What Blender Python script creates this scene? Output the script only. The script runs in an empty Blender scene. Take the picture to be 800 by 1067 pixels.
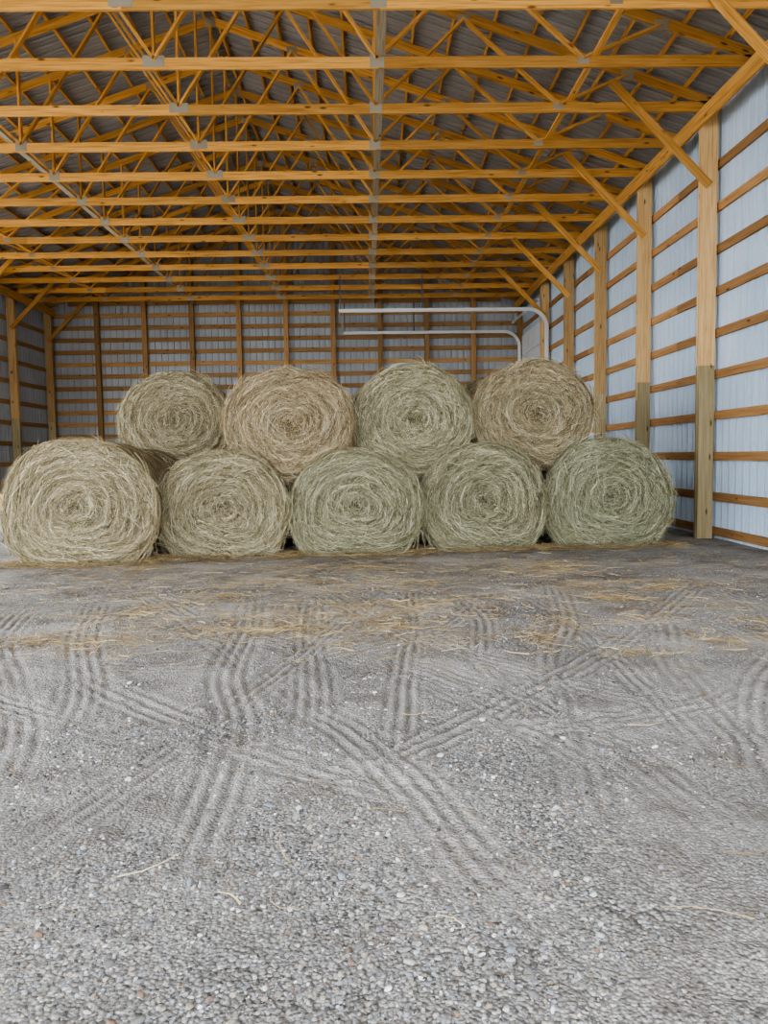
import bpy, math, random
import numpy as np
from mathutils import Vector, Matrix
random.seed(7); rng=np.random.default_rng(11)
scn=bpy.context.scene
try:
    scn.view_settings.look='AgX - Medium High Contrast'
except Exception: pass

# ---------------------------------------------------------------- helpers
def link(ob):
    scn.collection.objects.link(ob); return ob
def new_mat(name):
    m=bpy.data.materials.new(name); m.use_nodes=True
    nt=m.node_tree; b=nt.nodes['Principled BSDF']
    return m,nt,b
def N(nt,t,**kw):
    n=nt.nodes.new(t)
    for k,v in kw.items(): setattr(n,k,v)
    return n
def ramp(nt,stops,interp='LINEAR'):
    r=nt.nodes.new('ShaderNodeValToRGB'); r.color_ramp.interpolation=interp
    e=r.color_ramp.elements
    while len(e)<len(stops): e.new(0.5)
    for i,(p,c) in enumerate(stops):
        e[i].position=p; e[i].color=(*c,1)
    return r
def mix(nt,a,b,fac,mode='MIX'):
    m=nt.nodes.new('ShaderNodeMix'); m.data_type='RGBA'; m.blend_type=mode
    for inp,val in ((m.inputs[0],fac),(m.inputs[6],a),(m.inputs[7],b)):
        if isinstance(val,bpy.types.NodeSocket): nt.links.new(val,inp)
        elif isinstance(val,tuple): inp.default_value=(*val,1)
        else: inp.default_value=val
    return m.outputs[2]

class MB:
    """box/beam accumulator; stores local grain coords and a per-board random"""
    def __init__(s): s.v=[];s.f=[];s.m=[];s.lc=[];s.r=[]
    def box8(s,o,ax,ay,az,mat=0):
        L=ax.length;W=ay.length;H=az.length
        off=Vector((random.random()*50,random.random()*50,random.random()*50)); r=random.random()
        b=len(s.v)
        for i in (-.5,.5):
            for j in (-.5,.5):
                for k in (-.5,.5):
                    s.v.append(o+ax*i+ay*j+az*k)
                    s.lc.append((i*L+off.x,j*W+off.y,k*H+off.z)); s.r.append(r)
        for q in ((0,1,3,2),(4,6,7,5),(0,4,5,1),(2,3,7,6),(0,2,6,4),(1,5,7,3)):
            s.f.append([b+x for x in q]); s.m.append(mat)
    def beam(s,p0,p1,w,h,up=(0,0,1),mat=0):
        p0=Vector(p0);p1=Vector(p1);a=p1-p0;d=a.normalized();up=Vector(up)
        side=d.cross(up).normalized(); u=side.cross(d).normalized()
        s.box8((p0+p1)/2,a,side*w,u*h,mat)
    def obj(s,name,mats,parent=None,origin=None):
        me=bpy.data.meshes.new(name)
        me.from_pydata([tuple(v) for v in s.v],[],s.f)
        me.polygons.foreach_set('material_index',s.m)
        a=me.attributes.new('lc','FLOAT_VECTOR','POINT'); a.data.foreach_set('vector',[c for t in s.lc for c in t])
        a=me.attributes.new('rnd','FLOAT','POINT'); a.data.foreach_set('value',s.r)
        for m in mats: me.materials.append(m)
        me.update()
        ob=bpy.data.objects.new(name,me); link(ob)
        if parent: ob.parent=parent
        return ob

# ---------------------------------------------------------------- materials
def wood(name,light,mid,dark,rough=.65):
    m,nt,b=new_mat(name); L=nt.links
    at=N(nt,'ShaderNodeAttribute',attribute_name='lc')
    rn=N(nt,'ShaderNodeAttribute',attribute_name='rnd')
    mp=N(nt,'ShaderNodeMapping'); mp.inputs['Scale'].default_value=(.9,26,26)
    L.new(at.outputs['Vector'],mp.inputs['Vector'])
    n1=N(nt,'ShaderNodeTexNoise'); n1.inputs['Scale'].default_value=1.6; n1.inputs['Detail'].default_value=5; n1.inputs['Distortion'].default_value=.6
    L.new(mp.outputs[0],n1.inputs['Vector'])
    r=ramp(nt,[(.3,dark),(.5,mid),(.72,light)]); L.new(n1.outputs['Fac'],r.inputs[0])
    mp2=N(nt,'ShaderNodeMapping'); mp2.inputs['Scale'].default_value=(2.2,7,7); L.new(at.outputs['Vector'],mp2.inputs['Vector'])
    v=N(nt,'ShaderNodeTexVoronoi'); v.inputs['Scale'].default_value=1.0; L.new(mp2.outputs[0],v.inputs['Vector'])
    kr=ramp(nt,[(.07,(1,1,1)),(.16,(0,0,0))]); L.new(v.outputs['Distance'],kr.inputs[0])
    c=mix(nt,r.outputs[0],tuple(x*.35 for x in dark),kr.outputs[0])
    mr=N(nt,'ShaderNodeMapRange'); mr.inputs[3].default_value=.68; mr.inputs[4].default_value=1.2; L.new(rn.outputs['Fac'],mr.inputs[0])
    sc=N(nt,'ShaderNodeVectorMath',operation='SCALE'); L.new(c,sc.inputs[0]); L.new(mr.outputs[0],sc.inputs['Scale'])
    L.new(sc.outputs[0],b.inputs['Base Color']); b.inputs['Roughness'].default_value=rough
    b.inputs['Specular IOR Level'].default_value=.25
    bp=N(nt,'ShaderNodeBump'); bp.inputs['Strength'].default_value=.15; L.new(n1.outputs['Fac'],bp.inputs['Height']); L.new(bp.outputs[0],b.inputs['Normal'])
    return m
M_truss=wood('truss_lumber',(.84,.48,.15),(.71,.37,.095),(.48,.22,.05))
M_post=wood('post_lumber',(.82,.58,.30),(.74,.48,.21),(.54,.31,.12))
M_brace=wood('brace_lumber',(.70,.60,.44),(.60,.50,.34),(.44,.34,.20))
M_treated=wood('treated_lumber',(.54,.45,.27),(.46,.37,.20),(.32,.25,.12))
M_girt=wood('girt_lumber',(.56,.32,.15),(.46,.25,.10),(.32,.16,.06))
M_girtb=wood('rear_girt_lumber',(.56,.34,.15),(.47,.27,.11),(.32,.17,.06))

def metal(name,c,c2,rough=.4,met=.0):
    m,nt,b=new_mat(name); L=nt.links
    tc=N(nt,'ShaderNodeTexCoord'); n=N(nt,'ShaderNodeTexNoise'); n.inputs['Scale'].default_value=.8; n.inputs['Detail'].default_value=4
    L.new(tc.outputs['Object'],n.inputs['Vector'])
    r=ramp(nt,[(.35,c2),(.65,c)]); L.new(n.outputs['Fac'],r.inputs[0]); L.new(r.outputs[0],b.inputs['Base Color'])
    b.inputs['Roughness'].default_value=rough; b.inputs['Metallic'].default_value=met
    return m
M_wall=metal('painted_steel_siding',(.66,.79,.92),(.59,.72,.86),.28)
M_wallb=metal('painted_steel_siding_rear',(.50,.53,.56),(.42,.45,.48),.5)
M_roof=metal('galvalume_roof_steel',(.42,.42,.41),(.33,.33,.32),.35,.2)
M_plate=metal('galvanised_plate',(.44,.41,.33),(.34,.31,.24),.5,.4)
M_track=metal('galvanised_track',(.88,.90,.90),(.80,.82,.82),.3,.1)
M_rod=metal('dark_steel_hanger',(.16,.15,.14),(.10,.10,.10),.5,.4)
M_door=metal('white_door_skin',(.84,.86,.88),(.80,.82,.84),.4)

# ---------------------------------------------------------------- dimensions
XL,XR=-11.5,5.75; XC=(XL+XR)/2; HALF=(XR-XL)/2
Y0,YB=-3.0,28.45
ZC=6.85                 # underside of bottom chords
SLOPE=.333
def ztop(x): return ZC+.10+(HALF-abs(x-XC))*SLOPE

# ---------------------------------------------------------------- ribbed sheets
def ribbed(length,start=0.):
    P=[];p=0.229;x=0
    while x<length:
        for dx,dz in ((0,0),(.070,0),(.075,.018),(.094,.018),(.099,0),(.125,0),(.130,.018),(.149,.018),(.154,0),(.172,0),(.182,.06),(.219,.06)):
            if x+dx<=length: P.append((x+dx,dz))
        x+=p
    P.append((length,0)); return P
def sheet(name,prof,fn,mat,parent=None):
    vs=[];fs=[]
    for t,dz in prof:
        a,b=fn(t,dz); vs+= [a,b]
    for i in range(len(prof)-1): fs.append((2*i,2*i+1,2*i+3,2*i+2))
    me=bpy.data.meshes.new(name); me.from_pydata(vs,[],fs); me.materials.append(mat)
    ob=bpy.data.objects.new(name,me); link(ob)
    if parent: ob.parent=parent
    return ob
wr=sheet('wall_right',ribbed(YB-Y0),lambda t,d:((XR+d,Y0+t,0.0),(XR+d,Y0+t,ztop(XR)+.17)),M_wall)
g=MB()
zs=[.12]+[.69+.667*i for i in range(9)]
for z in zs:
    y=Y0
    while y<YB-.1:
        y2=min(y+5.72,YB-.02)
        g.beam((XR-.028,y+.003,z),(XR-.028,y2-.003,z),.04,.14)
        y=y2
g.obj('girts',[M_girt],wr)
YL=20.6
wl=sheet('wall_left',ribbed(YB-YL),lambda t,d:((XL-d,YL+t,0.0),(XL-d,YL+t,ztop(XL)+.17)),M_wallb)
g=MB()
for z in zs:
    g.beam((XL+.028,YL,z),(XL+.028,YB-.02,z),.04,.14)
g.obj('girts',[M_girtb],wl)
def bk(t,d):
    x=XL+t; return ((x,YB+d,0.0),(x,YB+d,ztop(x)+.19))
pr=sorted(ribbed(XR-XL)+[(HALF,0)])
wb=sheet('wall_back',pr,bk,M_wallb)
g=MB()
z=.12
while z<ZC+2.6:
    hw=HALF-.05 if z<ZC+.1 else HALF-(z-ZC-.0)/SLOPE-.1
    if hw>.3: g.beam((XC-hw,YB-.028,z),(XC+hw,YB-.028,z),.04,.16)
    z+=.435
for i in range(11):
    x=XL+.12+i*(XR-XL-.24)/10
    g.beam((x,YB-.14,0),(x,YB-.14,ztop(x)-.05 if 0<i<10 else ZC),.16,.17,up=(1,0,0))
for s in (-1,1):
    g.beam((XC+s*HALF,YB-.09,ztop(XL)+.06),(XC,YB-.09,ztop(XC)+.06),.05,.22)
g.obj('girts_and_studs',[M_girtb],wb)

# ---------------------------------------------------------------- ceiling / roof
def rl(side):
    xe=XL-.35 if side<0 else XR+.35
    def f(t,d):
        y=Y0-.3+t; return ((XC,y,ztop(XC)+.19+d),(xe,y,ztop(xe)+.19+d))
    return f
ceil=bpy.data.objects.new('ceiling',None); link(ceil)
sheet('roof_sheet_left',ribbed(YB-Y0+.6),rl(-1),M_roof,ceil)
sheet('roof_sheet_right',ribbed(YB-Y0+.6),rl(1),M_roof,ceil)
g=MB()
for side in (-1,1):
    k=.12
    while k<HALF+.3:
        x=XC+side*k
        nrm=Vector((side*SLOPE,0,1)).normalized()
        z=ztop(x)+.125
        y=Y0-.3
        while y<YB+.2:
            y2=min(y+4.29,YB+.3); g.beam((x,y,z),(x,y2-.004,z),.04,.09,up=nrm); y=y2
        k+=.61
g.obj('purlins',[M_truss],ceil)
g=MB()
for x,mt,wd_ in ((-8.9,0,.09),(-6.15,1,.11),(.27,1,.13),(3.3,0,.09)):
    y=Y0
    while y<YB-.2:
        y2=min(y+4.29,YB-.15); g.beam((x,y,ZC+.18),(x,y2-.004,ZC+.18),wd_,.04,mat=mt); y=y2
g.obj('lateral_braces',[M_truss,M_brace],ceil)
g=MB()
for x in (XR-.36,XL+.36):
    y=Y0
    while y<YB-.2:
        y2=min(y+5.72,YB-.15); g.beam((x,y,ZC-.135),(x,y2-.004,ZC-.135),.045,.26); y=y2
g.obj('eave_headers',[M_truss],ceil)

# ---------------------------------------------------------------- trusses
S=1.43
def truss(y):
    g=MB(); w=.04
    zc=ZC+.08
    cuts=[XL+.03,XC-5.5,XC,XC+3.12,XR-.03]
    for a,b in zip(cuts[:-1],cuts[1:]): g.beam((a,y,zc),(b,y,zc),w,.155)
    for s in (-1,1):
        g.beam((XC+s*(HALF+.3),y,ztop(XC+s*(HALF+.3))),(XC+s*.01,y,ztop(XC)),w,.14)
        def T(x): return (XC+s*x,y,ztop(XC+s*x)-.04)
        def B(x): return (XC+s*x,y,ZC+.13)
        for a,b in ((B(0),T(1.55)),(T(1.55),B(3.1)),(B(3.1),T(4.5)),(T(4.5),B(6.0)),(B(6.0),T(7.1))):
            g.beam(a,b,w*.95,.09,up=(0,1,0))
        g.beam(B(3.1),T(3.1),w*.9,.09,up=(0,1,0))
    g.beam((XC,y,ZC+.15),(XC,y,ztop(XC)-.05),w*.9,.09,up=(0,1,0))
    for bx,pw,ph in ((0,.30,.15),(3.1,.2,.2),(-3.1,.2,.2),(6.0,.16,.13),(-6.0,.16,.13)):
        for sy in (-1,1):
            g.box8(Vector((XC+bx,y+sy*.0225,ZC+.11)),Vector((pw,0,0)),Vector((0,.003,0)),Vector((0,0,ph)),1)
    for tx in (0,1.55,-1.55,4.5,-4.5,7.1,-7.1):
        for sy in (-1,1):
            g.box8(Vector((XC+tx,y+sy*.0225,ztop(XC+tx)-.04)),Vector((.2,0,0)),Vector((0,.003,0)),Vector((0,0,.14)),1)
    return g.obj('roof_truss',[M_truss,M_plate])
n=-8
while 12.6+S*(n-2)<YB-.4:
    y=12.6+S*(n-2)
    if y>Y0: truss(y)
    n+=1

# ---------------------------------------------------------------- posts with knee braces
def post(x,y,sgn):
    g=MB()
    for i in (-1,0,1):
        yy=y+i*.048
        g.beam((x,yy,0),(x,yy,2.83+(.0 if i else -.35)),.25,.047,up=(0,1,0),mat=1)
        g.beam((x,yy,2.832+(.0 if i else -.35)),(x,yy,ZC-.002),.25,.047,up=(0,1,0),mat=0)
    ob=g.obj('wall_post',[M_post,M_treated])
    b=MB()
    yb=y-.095
    b.beam((x-sgn*.02,yb,5.68),(x-sgn*1.60,yb,7.28),.13,.042,up=(0,1,0))
    b.obj('knee_brace',[M_truss],ob)
k=-5
while 12.6+2*S*k<YB-.5:
    y=12.6+2*S*k
    if y>Y0+.1:
        if k!=5: post(XR-.20,y,1)
        post(XL+.20,y+1.1,-1)
    k+=1

# ---------------------------------------------------------------- overhead side door + tracks
door=bpy.data.objects.new('door_1',None); link(door)
g=MB()
for i in range(8):
    g.box8(Vector((XR-.095,26.1,.36+i*.71)),Vector((0,3.7,0)),Vector((.05,0,0)),Vector((0,0,.69)))
    for j in range(5):
        g.box8(Vector((XR-.125,24.64+j*.73,.36+i*.71)),Vector((0,.6,0)),Vector((.012,0,0)),Vector((0,0,.45)))
g.obj('sectional_panels',[M_door],door)
tr=bpy.data.objects.new('overhead_door_track',None); link(tr)
def track(y):
    pts=[(XR-.2,0.02)]
    for zz in (1.5,3,4.5,5.25): pts.append((XR-.2,zz))
    for a in range(0,91,9):
        pts.append((XR-.2-.55*(1-math.cos(math.radians(a))),5.3+.55*math.sin(math.radians(a))))
    pts.append((2,5.86)); pts.append((-.8,5.87))
    vs=[];fs=[]
    prof=[(-.04,-.05),(-.04,.05),(.04,.05),(.04,-.05)]
    for i,(x,z) in enumerate(pts):
        a=Vector(pts[max(i-1,0)]);b=Vector(pts[min(i+1,len(pts)-1)]);d=(b-a).normalized(); nn=Vector((-d.y,d.x))
        for dy,dn in prof: vs.append((x+nn.x*dn,y+dy,z+nn.y*dn))
    for i in range(len(pts)-1):
        for j in range(4):
            fs.append((4*i+j,4*i+(j+1)%4,4*i+4+(j+1)%4,4*i+4+j))
    me=bpy.data.meshes.new('rail'); me.from_pydata(vs,[],fs); me.materials.append(M_track)
    ob=bpy.data.objects.new('rail',me); link(ob); ob.parent=tr
    g=MB()
    for x in (-.75,1.75):
        g.beam((x,y+.04,5.85),(x,y+.04,6.93),.05,.04,up=(1,0,0))
    g.obj('hangers',[M_rod],tr)
track(23.8); track(28.05)
g=MB(); g.beam((-.78,23.8,5.90),(-.78,28.0,5.90),.05,.04); g.beam((5.3,23.8,6.15),(5.3,28.0,6.15),.06,.06)
g.obj('torsion_bar',[M_track],tr)

# ---------------------------------------------------------------- strands
def strands_mesh(P,w,wdir,cols,name,mat,parent=None):
    n,k,_=P.shape
    taper=np.linspace(1,.45,k)[None,:,None]
    off=wdir[:,None,:]*(w[:,None,None]*.5)*taper
    V=np.stack([P-off,P+off],2).reshape(-1,3)
    base=(np.arange(n)*k*2)[:,None]+(np.arange(k-1)*2)[None,:]
    F=np.stack([base,base+1,base+3,base+2],-1).reshape(-1)
    nf=n*(k-1)
    me=bpy.data.meshes.new(name)
    me.vertices.add(len(V)); me.vertices.foreach_set('co',V.astype(np.float32).ravel())
    me.loops.add(nf*4); me.loops.foreach_set('vertex_index',F.astype(np.int32))
    me.polygons.add(nf); me.polygons.foreach_set('loop_start',(np.arange(nf)*4).astype(np.int32))
    me.polygons.foreach_set('loop_total',np.full(nf,4,np.int32))
    me.update(calc_edges=True)
    C=np.repeat(np.concatenate([cols,np.ones((n,1))],1)[:,None,:],k*2,1).reshape(-1)
    a=me.attributes.new('col','FLOAT_COLOR','POINT'); a.data.foreach_set('color',C.astype(np.float32))
    me.materials.append(mat)
    ob=bpy.data.objects.new(name,me); link(ob)
    if parent: ob.parent=parent
    return ob
M_straw,nt,b=new_mat('hay_strands')
a=N(nt,'ShaderNodeAttribute',attribute_name='col'); nt.links.new(a.outputs['Color'],b.inputs['Base Color'])
b.inputs['Roughness'].default_value=.7; b.inputs['Specular IOR Level'].default_value=.2
M_hay,nt,b=new_mat('hay_body')
a=N(nt,'ShaderNodeAttribute',attribute_name='col'); tc=N(nt,'ShaderNodeTexCoord')
nn=N(nt,'ShaderNodeTexNoise'); nn.inputs['Scale'].default_value=38; nn.inputs['Detail'].default_value=6
nt.links.new(tc.outputs['Object'],nn.inputs['Vector'])
r=ramp(nt,[(.35,(.35,.35,.35)),(.65,(1.1,1.1,1.1))]); nt.links.new(nn.outputs['Fac'],r.inputs[0])
nt.links.new(mix(nt,a.outputs['Color'],r.outputs[0],1.0,'MULTIPLY'),b.inputs['Base Color'])
bp=N(nt,'ShaderNodeBump'); bp.inputs['Strength'].default_value=.8; bp.inputs['Distance'].default_value=.02
nt.links.new(nn.outputs['Fac'],bp.inputs['Height']); nt.links.new(bp.outputs[0],b.inputs['Normal']); b.inputs['Roughness'].default_value=.9

STRAW=np.array([[.66,.54,.33],[.51,.40,.23],[.83,.72,.48],[.27,.20,.11],[.47,.41,.24],[.96,.90,.70]])
GREEN=np.array([[.53,.51,.33],[.41,.40,.24],[.70,.67,.46],[.21,.19,.11],[.39,.40,.24],[.90,.87,.66]])
def bale(cx,yf,a,bt,bb,zc,L=1.5,yaw=0.,green=.3,flat=2.6,nface=8500,nside=3200,seed=1,tint=1.):
    rg=np.random.default_rng(seed)
    ph=rg.uniform(0,6.28,12)
    def shape(th):
        c=np.cos(th); s=np.sin(th)
        R_up=1/np.sqrt((c/a)**2+(s/bt)**2)
        R_dn=(np.abs(c/a)**flat+np.abs(s/bb)**flat)**(-1/flat)
        R=np.where(s>=0,R_up,R_dn)
        R=R*(1+.016*np.sin(3*th+ph[0])+.012*np.sin(5*th+ph[1])+.008*np.sin(11*th+ph[2])+.005*np.sin(19*th+ph[9]))
        return R
    turns=rg.uniform(6.5,8.5)
    def phase(rho,th): return 2*np.pi*(rho*turns+.35*np.sin(rho*9+ph[6]))-th+.9*np.sin(2*th+ph[3])+.6*np.sin(3*th+ph[7]+rho*4)+ph[4]
    def fy(rho,th):
        y=-.10*(1-rho**2)
        y=y-.022*np.sin(phase(rho,th))*np.clip(rho*4,0,1)
        y=y-.022*np.sin(4*th+ph[5]+rho*5)*rho-.014*np.sin(7*th-rho*11+ph[8])*rho
        y=y+.06*np.exp(-(rho/.06)**2)
        e=np.clip((rho-.84)/.16,0,1)
        return y+.13*(1-np.sqrt(np.clip(1-e**2,0,1)))
    emp=bpy.data.objects.new('hay_bale',None); link(emp)
    emp.location=(cx,yf,zc); emp.rotation_euler=(0,0,yaw)
    nth=112; rings=[]
    TH=np.linspace(0,2*np.pi,nth,endpoint=False)
    rhos=list(np.linspace(.02,.84,44))+list(np.linspace(.86,1,9))
    for rho in rhos:
        R=shape(TH)*rho*(.985); rings.append(np.stack([R*np.cos(TH),fy(rho,TH),R*np.sin(TH)],1))
    for t in np.linspace(.05,.95,14):
        R=shape(TH)*(.985+.008*np.sin(t*40+TH*3)); rings.append(np.stack([R*np.cos(TH),.13+(L-.2)*t+0*TH,R*np.sin(TH)],1))
    for rho in (.98,.9,.6,.3,.05):
        R=shape(TH)*rho; rings.append(np.stack([R*np.cos(TH),L-.02*rho+0*TH,R*np.sin(TH)],1))
    V=np.concatenate(rings); nr=len(rings)
    F=[]
    for i in range(nr-1):
        for j in range(nth):
            j2=(j+1)%nth; F.append((i*nth+j,i*nth+j2,(i+1)*nth+j2,(i+1)*nth+j))
    F.append(tuple(range(nth))[::-1]); F.append(tuple((nr-1)*nth+j for j in range(nth)))
    me=bpy.data.meshes.new('hay_roll'); me.from_pydata([tuple(v) for v in V],[],F)
    pal=STRAW*(1-green)+GREEN*green; pal=pal*tint
    bc=pal[1]*.35  # body colour darkened to stand in for shade between the strands
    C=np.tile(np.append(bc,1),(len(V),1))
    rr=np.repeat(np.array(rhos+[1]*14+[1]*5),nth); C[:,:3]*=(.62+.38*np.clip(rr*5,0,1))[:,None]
    at=me.attributes.new('col','FLOAT_COLOR','POINT'); at.data.foreach_set('color',C.astype(np.float32).ravel())
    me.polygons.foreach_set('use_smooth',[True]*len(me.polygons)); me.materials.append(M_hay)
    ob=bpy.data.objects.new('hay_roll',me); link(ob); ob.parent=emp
    def colors(n):
        idx=rg.choice(6,n,p=[.25,.21,.17,.16,.12,.09]); return pal[idx]*rg.uniform(.58,1.16,(n,1))
    K=5
    n=nface
    rho0=np.sqrt(rg.uniform(.0004,1.0,n)); th0=rg.uniform(0,2*np.pi,n)
    ln=rg.uniform(.10,.60,n)*np.clip(rho0*2.2,.22,1); drift=rg.normal(.02,.19,n)
    wild=rg.random(n)<.17; drift[wild]=rg.normal(0,.9,wild.sum()); ln[wild]*=.7
    t=np.linspace(0,1,K)[None,:]
    avg=.9
    curl=rg.normal(0,.035,n)[:,None]*(t*2-1)**2
    rho=rho0[:,None]+drift[:,None]*ln[:,None]*t/avg+curl
    rho=np.clip(np.abs(rho),.01,1.02)
    th=th0[:,None]+ln[:,None]*t/(np.maximum(rho0,.07)[:,None]*avg)
    lift=rg.uniform(.002,.03,n)[:,None]+ (rg.uniform(-.006,.03,n)[:,None])*(t*2-1)**2
    hang=(rg.random(n)<.13)[:,None]*rg.uniform(.02,.13,n)[:,None]*t**2
    R=shape(th)*rho
    P=np.stack([R*np.cos(th),fy(np.minimum(rho,1),th)-lift-hang,R*np.sin(th)-hang*.9],-1)
    T=P[:,-1]-P[:,0]; T/=np.linalg.norm(T,axis=1,keepdims=True)+1e-9
    wd=np.cross(T,np.tile([0,1.,0],(n,1))); wd/=np.linalg.norm(wd,axis=1,keepdims=True)+1e-9
    wd[:,1]+=rg.normal(0,.6,n); wd/=np.linalg.norm(wd,axis=1,keepdims=True)
    w=rg.uniform(.004,.0105,n)
    cols=colors(n)
    band=.5+.5*np.sin(phase(rho0,th0))
    cols*=(.52+.52*band**.7)[:,None]  # strands darkened between spiral turns: occlusion put into their colour
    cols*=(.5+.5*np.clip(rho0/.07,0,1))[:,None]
    Ps=[P];ws=[w];wds=[wd];cs=[cols]
    n=nside; th0=rg.uniform(-.5,np.pi+.5,n); ys=.05+rg.random(n)**1.3*(L-.1)
    ln=rg.uniform(.12,.45,n); th=th0[:,None]+ln[:,None]*t/.9
    R=shape(th)*1.0+rg.uniform(-.006,.018,n)[:,None]+(rg.random(n)<.3)[:,None]*t**2*rg.uniform(.01,.11,n)[:,None]
    P=np.stack([R*np.cos(th),np.clip(ys[:,None]+rg.normal(0,.08,n)[:,None]*t,.03,L)+0*th,R*np.sin(th)],-1)
    rad=np.stack([np.cos(th0),0*th0,np.sin(th0)],-1); T=P[:,-1]-P[:,0]; wd=np.cross(T,rad); wd/=np.linalg.norm(wd,axis=1,keepdims=True)+1e-9
    Ps.append(P);ws.append(rg.uniform(.004,.009,n));wds.append(wd);cs.append(colors(n))
    # frizz at the rim
    n=int(nface*.30); th0=rg.uniform(0,2*np.pi,n)
    clump=.6+.4*np.sin(6*th0+ph[10])*np.sin(13*th0+ph[11])
    d1=rg.uniform(.02,.28,n)*rg.uniform(.3,1,n)*clump; d2=rg.normal(0,.22,n)
    R=shape(th0)[:,None]*.985+d1[:,None]*t-.05*t*t
    th=th0[:,None]+d2[:,None]*t/.9+.05*t
    y0=rg.uniform(-.02,.12,n)[:,None]+rg.uniform(-.16,.06,n)[:,None]*t
    P=np.stack([R*np.cos(th),y0,R*np.sin(th)-.05*t**2],-1)
    wd=rg.normal(0,1,(n,3)); T=P[:,-1]-P[:,0]; wd=np.cross(T,wd); wd/=np.linalg.norm(wd,axis=1,keepdims=True)+1e-9
    Ps.append(P);ws.append(rg.uniform(.004,.009,n));wds.append(wd);cs.append(colors(n))
    P=np.concatenate(Ps); P[...,2]=np.maximum(P[...,2],-zc+.006)
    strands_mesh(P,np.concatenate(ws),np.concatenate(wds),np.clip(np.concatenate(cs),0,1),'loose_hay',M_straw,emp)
    return emp
LOW=[(-4.0,10.55,1.04,.91,.82,.82,.02,.2,1.05),(-2.12,11.05,.955,.80,.75,.75,.0,.35,.98),(-.2,11.1,.955,.78,.74,.74,-.02,.85,.98),
     (1.72,11.4,.94,.83,.77,.77,.02,.85,.98),(3.64,11.5,.955,.86,.79,.79,-.03,1.05,.98)]
for i,(cx,yf,a_,bt,bb,zc,yaw,gr,tt) in enumerate(LOW):
    bale(cx,yf+.09,a_,bt,bb,zc,1.5,yaw,gr,3.0,seed=20+i,tint=tt)
UP=[(-3.24,13.0,.91,.80,.80,2.1,.05,.3,.92),(-1.15,11.3,.95,.80,.80,1.95,.0,-.3,.94),(.70,11.6,.905,.81,.80,1.99,.0,.65,1.06),(2.57,11.75,.94,.80,.80,2.06,.0,.0,.97)]
for i,(cx,yf,a_,bt,bb,zc,yaw,gr,tt) in enumerate(UP):
    bale(cx,yf+.09,a_,bt,bb,zc,1.5,yaw,gr,1.85,seed=40+i,tint=tt)
for i,(cx,yf,zc,a_) in enumerate([(-3.75,12.35,.80,.98),(-1.9,12.75,.76,.93),(-.05,12.8,.76,.92),(1.8,13.05,.78,.92),(3.65,13.15,.8,.92)]):
    bale(cx,yf,a_,.82,zc,zc,1.5,0,.3,3.0,nface=900,nside=2600,seed=60+i,tint=.92)
for i,(cx,yf,zc) in enumerate([(-1.22,13.05,2.0),(.55,13.2,2.02),(2.35,13.4,2.05)]):
    bale(cx,yf,.92,.80,.80,zc,1.5,0,.1,1.85,nface=900,nside=2600,seed=70+i,tint=.9)

# ---------------------------------------------------------------- gravel floor
TR=[([(.45,8.6),(.40,7.4),(.38,6.55),(.23,5.07),(.13,3.73),(.05,3.0)],1.),
    ([(-1.3,8.4),(-1.05,6.6),(-.97,5.07),(-.74,4.11),(-.68,3.2),(-.66,2.3)],1.),
    ([(-2.6,8.6),(-1.9,7.4),(-1.5,6.6),(-.94,5.57),(-.41,4.45),(-.07,3.85),(.19,3.2),(.42,2.45),(.8,1.8)],1.05),
    ([(1.2,8.7),(1.55,7.6),(1.68,6.2),(1.70,5.07),(1.63,3.85),(1.53,3.0)],.9),
    ([(2.1,8.7),(1.7,6.6),(1.27,5.3),(1.01,3.73),(.89,3.0),(.85,2.1)],.9),
    ([(-3.5,8.2),(-3.1,6.4),(-2.4,5.0),(-1.9,4.0),(-1.6,3.0)],.9),
    ([(.3,8.6),(-.13,7.0),(-.56,5.3),(-.94,3.85),(-1.22,3.0),(-1.4,2.4)],.9),
    ([(2.9,7.9),(2.4,6.2),(2.1,5.3),(1.9,4.0),(1.8,3.0)],.85),
    ([(-3.9,8.4),(-2.7,7.8),(-1.5,7.2),(-.5,7.0),(.6,7.1),(1.8,7.6)],.8),
    ([(4.1,7.2),(2.9,6.5),(1.6,6.4),(.4,7.2),(-.2,8.3)],.9),
    ([(-3.9,6.3),(-2.6,5.6),(-1.2,5.3),(.1,5.8),(.9,6.9),(1.2,8.4)],.9),
    ([(-2.9,8.4),(-2.4,6.4),(-1.8,4.8),(-1.5,3.6)],.85),
    ([(.9,8.4),(.95,6.6),(.8,5.2),(1.1,4.0),(1.8,3.1)],.8),
    ([(3.8,8.6),(2.7,6.9),(1.8,5.6),(.9,4.5),(.2,3.7),(-.6,3.1)],.95),
    ([(-.6,8.5),(.0,6.9),(.6,5.7),(1.4,4.6),(2.2,3.9)],.95),
    ([(-4.2,7.2),(-3.0,5.3),(-1.7,4.2),(-.4,3.5),(.9,3.2)],.9),
    ([(3.9,5.6),(2.9,5.0),(1.9,4.3),(.9,4.0),(-.4,4.2)],.8),
    ([(-.6,8.3),(-.5,6.2),(-.35,4.6),(-.3,3.1)],.8),
    ([(2.0,8.8),(2.5,7.2),(2.9,6.0),(3.0,4.8)],.85),
    ([(-2.2,5.4),(-1.2,4.3),(-.2,3.4),(.9,2.7)],.9),
    ([(-.1,5.8),(.7,4.6),(1.2,3.7),(1.4,2.5)],.75),
    ([(-3.9,6.9),(-2.6,6.6),(-1.2,6.1),(.0,5.2),(.8,4.0),(1.2,3.0)],.9),
    ([(4.2,6.6),(3.2,5.6),(2.4,4.6),(1.9,3.6),(1.6,2.7)],.9),
    ([(3.4,8.7),(3.6,7.2),(3.3,5.9),(2.6,4.9)],.8)]
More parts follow.
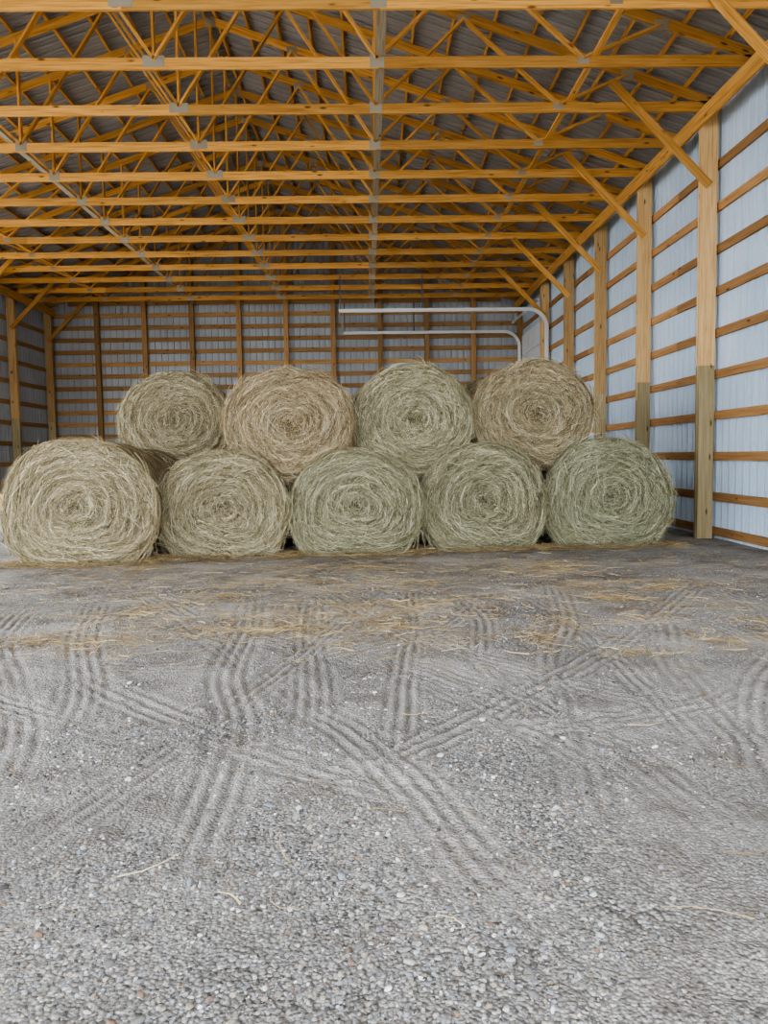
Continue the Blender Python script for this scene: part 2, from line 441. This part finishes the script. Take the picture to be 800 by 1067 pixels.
def spline(pts,m=70):
    pts=np.array(pts,float); tt=np.linspace(0,len(pts)-1,m)
    P=np.vstack([2*pts[0]-pts[1],pts,2*pts[-1]-pts[-2]]); out=[]
    for u in tt:
        i=min(int(u),len(pts)-2); f=u-i; p0,p1,p2,p3=P[i],P[i+1],P[i+2],P[i+3]
        out.append(.5*((2*p1)+(-p0+p2)*f+(2*p0-5*p1+4*p2-p3)*f*f+(-p0+3*p1-3*p2+p3)*f**3))
    return np.array(out)
xs=np.unique(np.concatenate([np.linspace(-60,-5,14),np.arange(-4.6,4.6,.016),np.linspace(5,60,14)]))
ys=np.unique(np.concatenate([np.linspace(-60,1,16),np.arange(1.3,9.2,.017),np.linspace(9.6,70,22)]))
X,Y=np.meshgrid(xs,ys); Zf=np.zeros_like(X); TK=np.zeros_like(X); RD=np.zeros_like(X)
def vnoise(x,y,sc,seed):
    rg=np.random.default_rng(seed); g=rg.random((256,256)); u=x*sc; v=y*sc
    i=np.floor(u).astype(int); j=np.floor(v).astype(int); fu=u-i; fv=v-j; fu=fu*fu*(3-2*fu); fv=fv*fv*(3-2*fv)
    G=lambda a,b:g[a%256,b%256]
    return (G(i,j)*(1-fu)+G(i+1,j)*fu)*(1-fv)+(G(i,j+1)*(1-fu)+G(i+1,j+1)*fu)*fv-.5
fine=(np.abs(X)<4.6)&(Y>1.3)&(Y<9.2)
fx=X[fine];fyy=Y[fine];zz=np.zeros_like(fx);tk=np.zeros_like(fx);rd=np.zeros_like(fx)
for q,(tr_,amp) in enumerate(TR):
    C=spline(tr_); A=C[:-1];B=C[1:]; acc=0
    bbx=(fx>C[:,0].min()-.4)&(fx<C[:,0].max()+.4)&(fyy>C[:,1].min()-.4)&(fyy<C[:,1].max()+.4)
    ix=np.where(bbx)[0]; px=fx[ix];py=fyy[ix]; d=np.full(px.shape,9.);sg=np.zeros_like(px);pos=np.zeros_like(px)
    for a0,b0 in zip(A,B):
        ab=b0-a0;l=np.hypot(*ab)+1e-9;u=ab/l
        s=np.clip((px-a0[0])*u[0]+(py-a0[1])*u[1],0,l)
        ex=px-(a0[0]+u[0]*s);ey=py-(a0[1]+u[1]*s);dd=np.hypot(ex,ey)
        m=dd<d; d[m]=dd[m]; sg[m]=(u[0]*ey-u[1]*ex)[m]; pos[m]=acc+s[m]; acc+=l
    wdt=.14+.03*((q*7)%3-1)
    env=1/(1+np.exp((np.abs(d)-wdt)/.022)); endf=np.clip(pos/1.0,0,1)*np.clip((acc-pos)/1.0,0,1)*amp
    env=env*endf*np.clip(.62+1.1*(vnoise(px,py,1.3,q)+.15),0.2,1.0)*np.clip(.85+1.0*vnoise(px,py,9,q+80),.4,1.1)
    lam=(.070,.080,.074)[q%3]
    ridge=np.cos(2*np.pi*sg/lam+.4*np.sin(pos*1.2)+.9*vnoise(px,py,5,q+40))
    zz[ix]+=env*(-.005+.0085*ridge)+.006*np.exp(-((d-wdt-.04)/.04)**2)*endf
    m=env>tk[ix]; jj=ix[m]; tk[jj]=env[m]; rd[jj]=ridge[m]
zz+=.022*vnoise(fx,fyy,1.1,91)+.014*vnoise(fx,fyy,5,92)+.010*vnoise(fx,fyy,17,93)
edge=np.clip(np.minimum.reduce([4.6-np.abs(fx),fyy-1.3,9.2-fyy])/.5,0,1)
Zf[fine]=zz*edge; TK[fine]=tk*edge; RD[fine]=rd
def ground_z(x,y):
    i=np.clip(np.searchsorted(xs,x),0,len(xs)-1); j=np.clip(np.searchsorted(ys,y),0,len(ys)-1); return Zf[j,i]
def track_at(x,y):
    i=np.clip(np.searchsorted(xs,x),0,len(xs)-1); j=np.clip(np.searchsorted(ys,y),0,len(ys)-1); return TK[j,i]
V=np.stack([X,Y,Zf],-1).reshape(-1,3); nx=len(xs);ny=len(ys)
b0=(np.arange(ny-1)*nx)[:,None]+np.arange(nx-1)[None,:]
F=np.stack([b0,b0+1,b0+nx+1,b0+nx],-1).reshape(-1); nf=(ny-1)*(nx-1)
me=bpy.data.meshes.new('floor'); me.vertices.add(len(V)); me.vertices.foreach_set('co',V.astype(np.float32).ravel())
me.loops.add(nf*4); me.loops.foreach_set('vertex_index',F.astype(np.int32)); me.polygons.add(nf)
me.polygons.foreach_set('loop_start',(np.arange(nf)*4).astype(np.int32)); me.polygons.foreach_set('loop_total',np.full(nf,4,np.int32))
me.update(calc_edges=True); me.polygons.foreach_set('use_smooth',[True]*nf)
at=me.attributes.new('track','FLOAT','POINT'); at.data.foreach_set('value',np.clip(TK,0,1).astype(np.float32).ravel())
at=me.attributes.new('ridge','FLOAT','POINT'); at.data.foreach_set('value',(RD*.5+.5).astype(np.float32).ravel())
floor=bpy.data.objects.new('floor',me); link(floor)
m,nt,b=new_mat('crushed_gravel'); L=nt.links
tc=N(nt,'ShaderNodeTexCoord'); tk_=N(nt,'ShaderNodeAttribute',attribute_name='track'); rd_=N(nt,'ShaderNodeAttribute',attribute_name='ridge')
def vor(sc):
    v=N(nt,'ShaderNodeTexVoronoi'); v.inputs['Scale'].default_value=sc; L.new(tc.outputs['Object'],v.inputs['Vector']); return v
def noi(sc,det=4):
    v=N(nt,'ShaderNodeTexNoise'); v.inputs['Scale'].default_value=sc; v.inputs['Detail'].default_value=det; L.new(tc.outputs['Object'],v.inputs['Vector']); return v
v1=vor(72); v2=vor(150)
STONE=[(0.,(.08,.078,.075)),(.18,(.18,.175,.17)),(.38,(.30,.295,.29)),(.56,(.41,.385,.35)),(.70,(.34,.36,.39)),(.84,(.56,.55,.535)),(1.,(.84,.83,.81))]
def stone(v):
    sp=N(nt,'ShaderNodeSeparateColor'); L.new(v.outputs['Color'],sp.inputs[0]); r=ramp(nt,STONE); L.new(sp.outputs[0],r.inputs[0]); return r.outputs[0]
n3=noi(5,5); r3=ramp(nt,[(.42,(0,0,0)),(.58,(1,1,1))]); L.new(n3.outputs['Fac'],r3.inputs[0])
c=mix(nt,stone(v1),stone(v2),r3.outputs[0])
dr=ramp(nt,[(.40,(0,0,0)),(.80,(1,1,1))]); L.new(v1.outputs['Distance'],dr.inputs[0])
c=mix(nt,c,(.08,.072,.065),mix(nt,(0,0,0),dr.outputs[0],.8))  # gaps between stones darkened: crevice shade put into the colour
n1=noi(1.1,8); r1=ramp(nt,[(.40,(.08,.08,.08)),(.62,(.75,.75,.75))]); L.new(n1.outputs['Fac'],r1.inputs[0])
# pale fines overlay, weaker towards the open end
sx_=N(nt,'ShaderNodeSeparateXYZ'); L.new(tc.outputs['Object'],sx_.inputs[0])
mr=N(nt,'ShaderNodeMapRange'); mr.inputs[1].default_value=1.8; mr.inputs[2].default_value=4.5; mr.inputs[3].default_value=.35; mr.inputs[4].default_value=1.; L.new(sx_.outputs['Y'],mr.inputs[0])
df=N(nt,'ShaderNodeMath',operation='MULTIPLY'); L.new(r1.outputs[0],df.inputs[0]); L.new(mr.outputs[0],df.inputs[1])
c=mix(nt,c,(.42,.405,.385),df.outputs[0])
n7=noi(2.1,8); r7=ramp(nt,[(.52,(0,0,0)),(.66,(.75,.75,.75))]); L.new(n7.outputs['Fac'],r7.inputs[0])
c=mix(nt,c,(.18,.155,.13),r7.outputs[0])
tcol=mix(nt,(.19,.18,.165),(.56,.545,.52),rd_.outputs['Fac'])  # crests pale with packed dust; groove shade painted in as dark colour
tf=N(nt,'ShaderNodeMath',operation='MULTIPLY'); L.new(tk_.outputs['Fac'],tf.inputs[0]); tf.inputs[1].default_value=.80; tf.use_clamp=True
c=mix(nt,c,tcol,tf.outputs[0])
n5=noi(.55,6); r5=ramp(nt,[(.3,(.70,.70,.70)),(.7,(1.14,1.13,1.11))]); L.new(n5.outputs['Fac'],r5.inputs[0])
c=mix(nt,c,r5.outputs[0],1.0,'MULTIPLY')
L.new(c,b.inputs['Base Color']); b.inputs['Roughness'].default_value=.85; b.inputs['Specular IOR Level'].default_value=.25
sub=N(nt,'ShaderNodeMath',operation='MULTIPLY_ADD'); L.new(v1.outputs['Distance'],sub.inputs[0]); sub.inputs[1].default_value=-1.; sub.inputs[2].default_value=1.
bp=N(nt,'ShaderNodeBump'); bp.inputs['Strength'].default_value=.9; bp.inputs['Distance'].default_value=.011; L.new(sub.outputs[0],bp.inputs['Height'])
bp2=N(nt,'ShaderNodeBump'); bp2.inputs['Strength'].default_value=.6; bp2.inputs['Distance'].default_value=.010
n4=noi(70,6); L.new(n4.outputs['Fac'],bp2.inputs['Height']); L.new(bp.outputs[0],bp2.inputs['Normal']); L.new(bp2.outputs[0],b.inputs['Normal'])
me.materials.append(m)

import bmesh
def ico(sub):
    bm=bmesh.new(); bmesh.ops.create_icosphere(bm,subdivisions=sub,radius=1); bm.verts.ensure_lookup_table()
    v=np.array([x.co[:] for x in bm.verts]); f=np.array([[q.index for q in p.verts] for p in bm.faces]); bm.free(); return v,f
def stones(name,n,xr,yr,pw,smin,smax,sub,parent=None,ex=1.8):
    bv,bf=ico(sub)
    vars_=[]
    for k in range(10):
        rg=np.random.default_rng(k); v=bv.copy()
        for _ in range(7):
            d=rg.normal(size=3); d/=np.linalg.norm(d); h=rg.uniform(.5,.85); p=v@d; v-=np.clip(p-h,0,None)[:,None]*d
        vars_.append(v)
    vars_=np.array(vars_)
    x=rng.uniform(*xr,n); y=yr[0]+(yr[1]-yr[0])*rng.random(n)**pw
    keep=(rng.random(n)<np.clip(.75+2.8*vnoise(x,y,2.3,55)+1.6*vnoise(x,y,.7,56),.08,1)*(1-.88*np.clip(track_at(x,y)*1.2,0,1))); x=x[keep];y=y[keep];n=len(x)
    s=smin*(smax/smin)**(rng.random(n)**ex)
    sc=np.stack([s*rng.uniform(.8,1.3,n),s*rng.uniform(.7,1.1,n),s*rng.uniform(.45,.8,n)],1)
    an=rng.uniform(0,6.28,n); V=vars_[rng.integers(0,10,n)]*sc[:,None,:]
    ti=rng.normal(0,.3,n); V[...,2]+=V[...,0]*ti[:,None]*.6
    ca,sa=np.cos(an)[:,None],np.sin(an)[:,None]
    VX=V[...,0]*ca-V[...,1]*sa+x[:,None]; VY=V[...,0]*sa+V[...,1]*ca+y[:,None]; VZ=V[...,2]+(ground_z(x,y)+sc[:,2]*.2)[:,None]
    VV=np.stack([VX,VY,VZ],-1).reshape(-1,3); nv=len(bv); FF=(bf[None]+(np.arange(n)*nv)[:,None,None]).reshape(-1); nf=n*len(bf)
    me=bpy.data.meshes.new(name); me.vertices.add(len(VV)); me.vertices.foreach_set('co',VV.astype(np.float32).ravel())
    me.loops.add(nf*3); me.loops.foreach_set('vertex_index',FF.astype(np.int32)); me.polygons.add(nf)
    me.polygons.foreach_set('loop_start',(np.arange(nf)*3).astype(np.int32)); me.polygons.foreach_set('loop_total',np.full(nf,3,np.int32))
    me.update(calc_edges=True); me.polygons.foreach_set('use_smooth',[sub>1]*nf)
    pal=np.array([[.20,.195,.19],[.31,.305,.30],[.43,.42,.405],[.45,.395,.32],[.33,.355,.395],[.60,.59,.57],[.88,.87,.84],[.31,.20,.14],[.09,.087,.085]])
    c=pal[rng.choice(9,n,p=[.19,.19,.14,.14,.10,.09,.04,.03,.08])]*rng.uniform(.8,1.08,(n,1))
    C=np.repeat(np.concatenate([c,np.ones((n,1))],1)[:,None],nv,1).reshape(-1)
    a=me.attributes.new('col','FLOAT_COLOR','POINT'); a.data.foreach_set('color',C.astype(np.float32))
    me.materials.append(M_stone); ob=bpy.data.objects.new(name,me); link(ob)
    if parent: ob.parent=parent
    return ob
M_stone,nt,b=new_mat('loose_stone'); a=N(nt,'ShaderNodeAttribute',attribute_name='col')
tc=N(nt,'ShaderNodeTexCoord'); nn=N(nt,'ShaderNodeTexNoise'); nn.inputs['Scale'].default_value=140; nt.links.new(tc.outputs['Object'],nn.inputs['Vector'])
r=ramp(nt,[(.3,(.75,.75,.75)),(.7,(1.1,1.1,1.1))]); nt.links.new(nn.outputs['Fac'],r.inputs[0])
nt.links.new(mix(nt,a.outputs['Color'],r.outputs[0],1.,'MULTIPLY'),b.inputs['Base Color']); b.inputs['Roughness'].default_value=.75
b.inputs['Specular IOR Level'].default_value=.3
stones('near_stones',66000,(-2.7,2.9),(1.4,4.4),1.2,.0032,.0120,1,floor)
stones('near_pebbles',1500,(-2.7,2.9),(1.4,5.0),1.0,.009,.019,2,floor,1.4)
stones('far_stones',50000,(-4.5,4.5),(3.8,9.2),1.0,.004,.0115,1,floor)

# ---------------------------------------------------------------- loose straw on the floor
def straw(name,x,y,lmin=.04,lmax=.28,seed=5,bright=1.,pile=.015,parent=None):
    rg=np.random.default_rng(seed); n=len(x); K=4; t=np.linspace(-.5,.5,K)[None,:]
    an=rg.uniform(0,np.pi,n); ln=rg.uniform(lmin,lmax,n); cv=rg.normal(0,.15,n)
    dx,dy=np.cos(an),np.sin(an)
    PX=x[:,None]+dx[:,None]*ln[:,None]*t-dy[:,None]*cv[:,None]*ln[:,None]*t**2*4
    PY=y[:,None]+dy[:,None]*ln[:,None]*t+dx[:,None]*cv[:,None]*ln[:,None]*t**2*4
    PZ=ground_z(PX,PY)+.010+rg.uniform(0,1,n)[:,None]*pile*(1+rg.normal(0,.6,n)[:,None]*t)
    P=np.stack([PX,PY,PZ],-1); wd=np.stack([-dy,dx,rg.normal(0,.4,n)],1)
    c=STRAW[rg.choice(6,n,p=[.3,.22,.18,.13,.07,.10])]*np.array([1.02,.93,.80])*rg.uniform(.7,1.08,(n,1))*bright
    return strands_mesh(P,rg.uniform(.003,.007,n),wd,np.clip(c,0,1),name,M_straw,parent)
rg=np.random.default_rng(3)
sx=[];sy=[]
def patch(n,cx,cy,rx,ry): sx.append(rg.normal(cx,rx,n)); sy.append(rg.normal(cy,ry,n))
patch(3000,-.2,9.6,3.4,.7); patch(600,-.75,6.7,.35,.45); patch(380,-.9,6.3,.6,.12); patch(300,.4,6.9,.6,.30)
patch(300,-2.7,6.1,.45,.2); patch(500,-.8,7.9,1.1,.5); patch(450,2.0,7.6,1.2,.5); patch(180,.4,5.9,.4,.12); patch(380,-3.2,8.4,.9,.5)
for k in range(60):
    patch(int(rg.uniform(30,130)),rg.uniform(-3.8,3.9),rg.uniform(5.4,10.2),rg.uniform(.08,.45),rg.uniform(.04,.28))
sx.append(rg.uniform(-4.4,5,1500)); sy.append(rg.uniform(4.8,11,1500)); sx.append(rg.uniform(-2,2.5,45)); sy.append(rg.uniform(2.0,4.8,45))
sx=np.concatenate(sx); sy=np.concatenate(sy); ok=(np.abs(sx-.2)<5.0)
ls=bpy.data.objects.new('loose_straw',None); link(ls)
straw('scattered_straw',sx[ok],sy[ok],parent=ls)
px=[];py=[]
for (cx,yf,a_,*_r) in LOW:
    n=1000; x=rg.normal(cx+rg.uniform(-.3,.3),.55,n); px.append(x); py.append(yf+.12-np.abs(rg.normal(0,.25,n))+.10*np.abs(x-cx)**2)
    n=800; s_=rg.choice([-1,1],n); px.append(cx+s_*rg.normal(.93,.12,n)); py.append(yf+.1+rg.normal(0,.22,n))
straw('foot_drift',np.concatenate(px),np.concatenate(py),seed=9,pile=.06,parent=ls,bright=.85)

# ---------------------------------------------------------------- lumber stack by the left wall
g=MB()
for l in range(5):
    for j in range(4):
        g.beam((XL+.55+j*.2,22.0,.08+l*.1),(XL+.55+j*.2,25.6,.08+l*.1),.18,.09)
for yy in (22.4,25.2): g.beam((XL+.45,yy,.017),(XL+1.25,yy,.017),.09,.034)
g.obj('lumber_stack',[M_truss])

# ---------------------------------------------------------------- light
w=bpy.data.worlds.new('World'); scn.world=w; w.use_nodes=True
bg=w.node_tree.nodes['Background']; bg.inputs[0].default_value=(.88,.94,1.0,1); bg.inputs[1].default_value=6.3
sun=bpy.data.lights.new('sun','SUN'); sun.energy=14; sun.angle=.01; sun.color=(1,.95,.86)
so=bpy.data.objects.new('sun',sun); link(so)
d=Vector((.22,.36,-.9)); so.rotation_euler=d.to_track_quat('-Z','Y').to_euler(); so.location=(-10,-10,30)

# ---------------------------------------------------------------- camera
cam=bpy.data.cameras.new('camera'); cam.sensor_fit='VERTICAL'; cam.sensor_height=36; cam.lens=36*800/1067; cam.clip_end=300
co=bpy.data.objects.new('camera',cam); link(co)
R=Matrix.Rotation(math.radians(-1.15),4,'Z')@Matrix.Rotation(math.radians(90-4.2),4,'X')@Matrix.Rotation(math.radians(-.9),4,'Z')
co.matrix_world=Matrix.Translation((0,0,1.45))@R
scn.camera=co
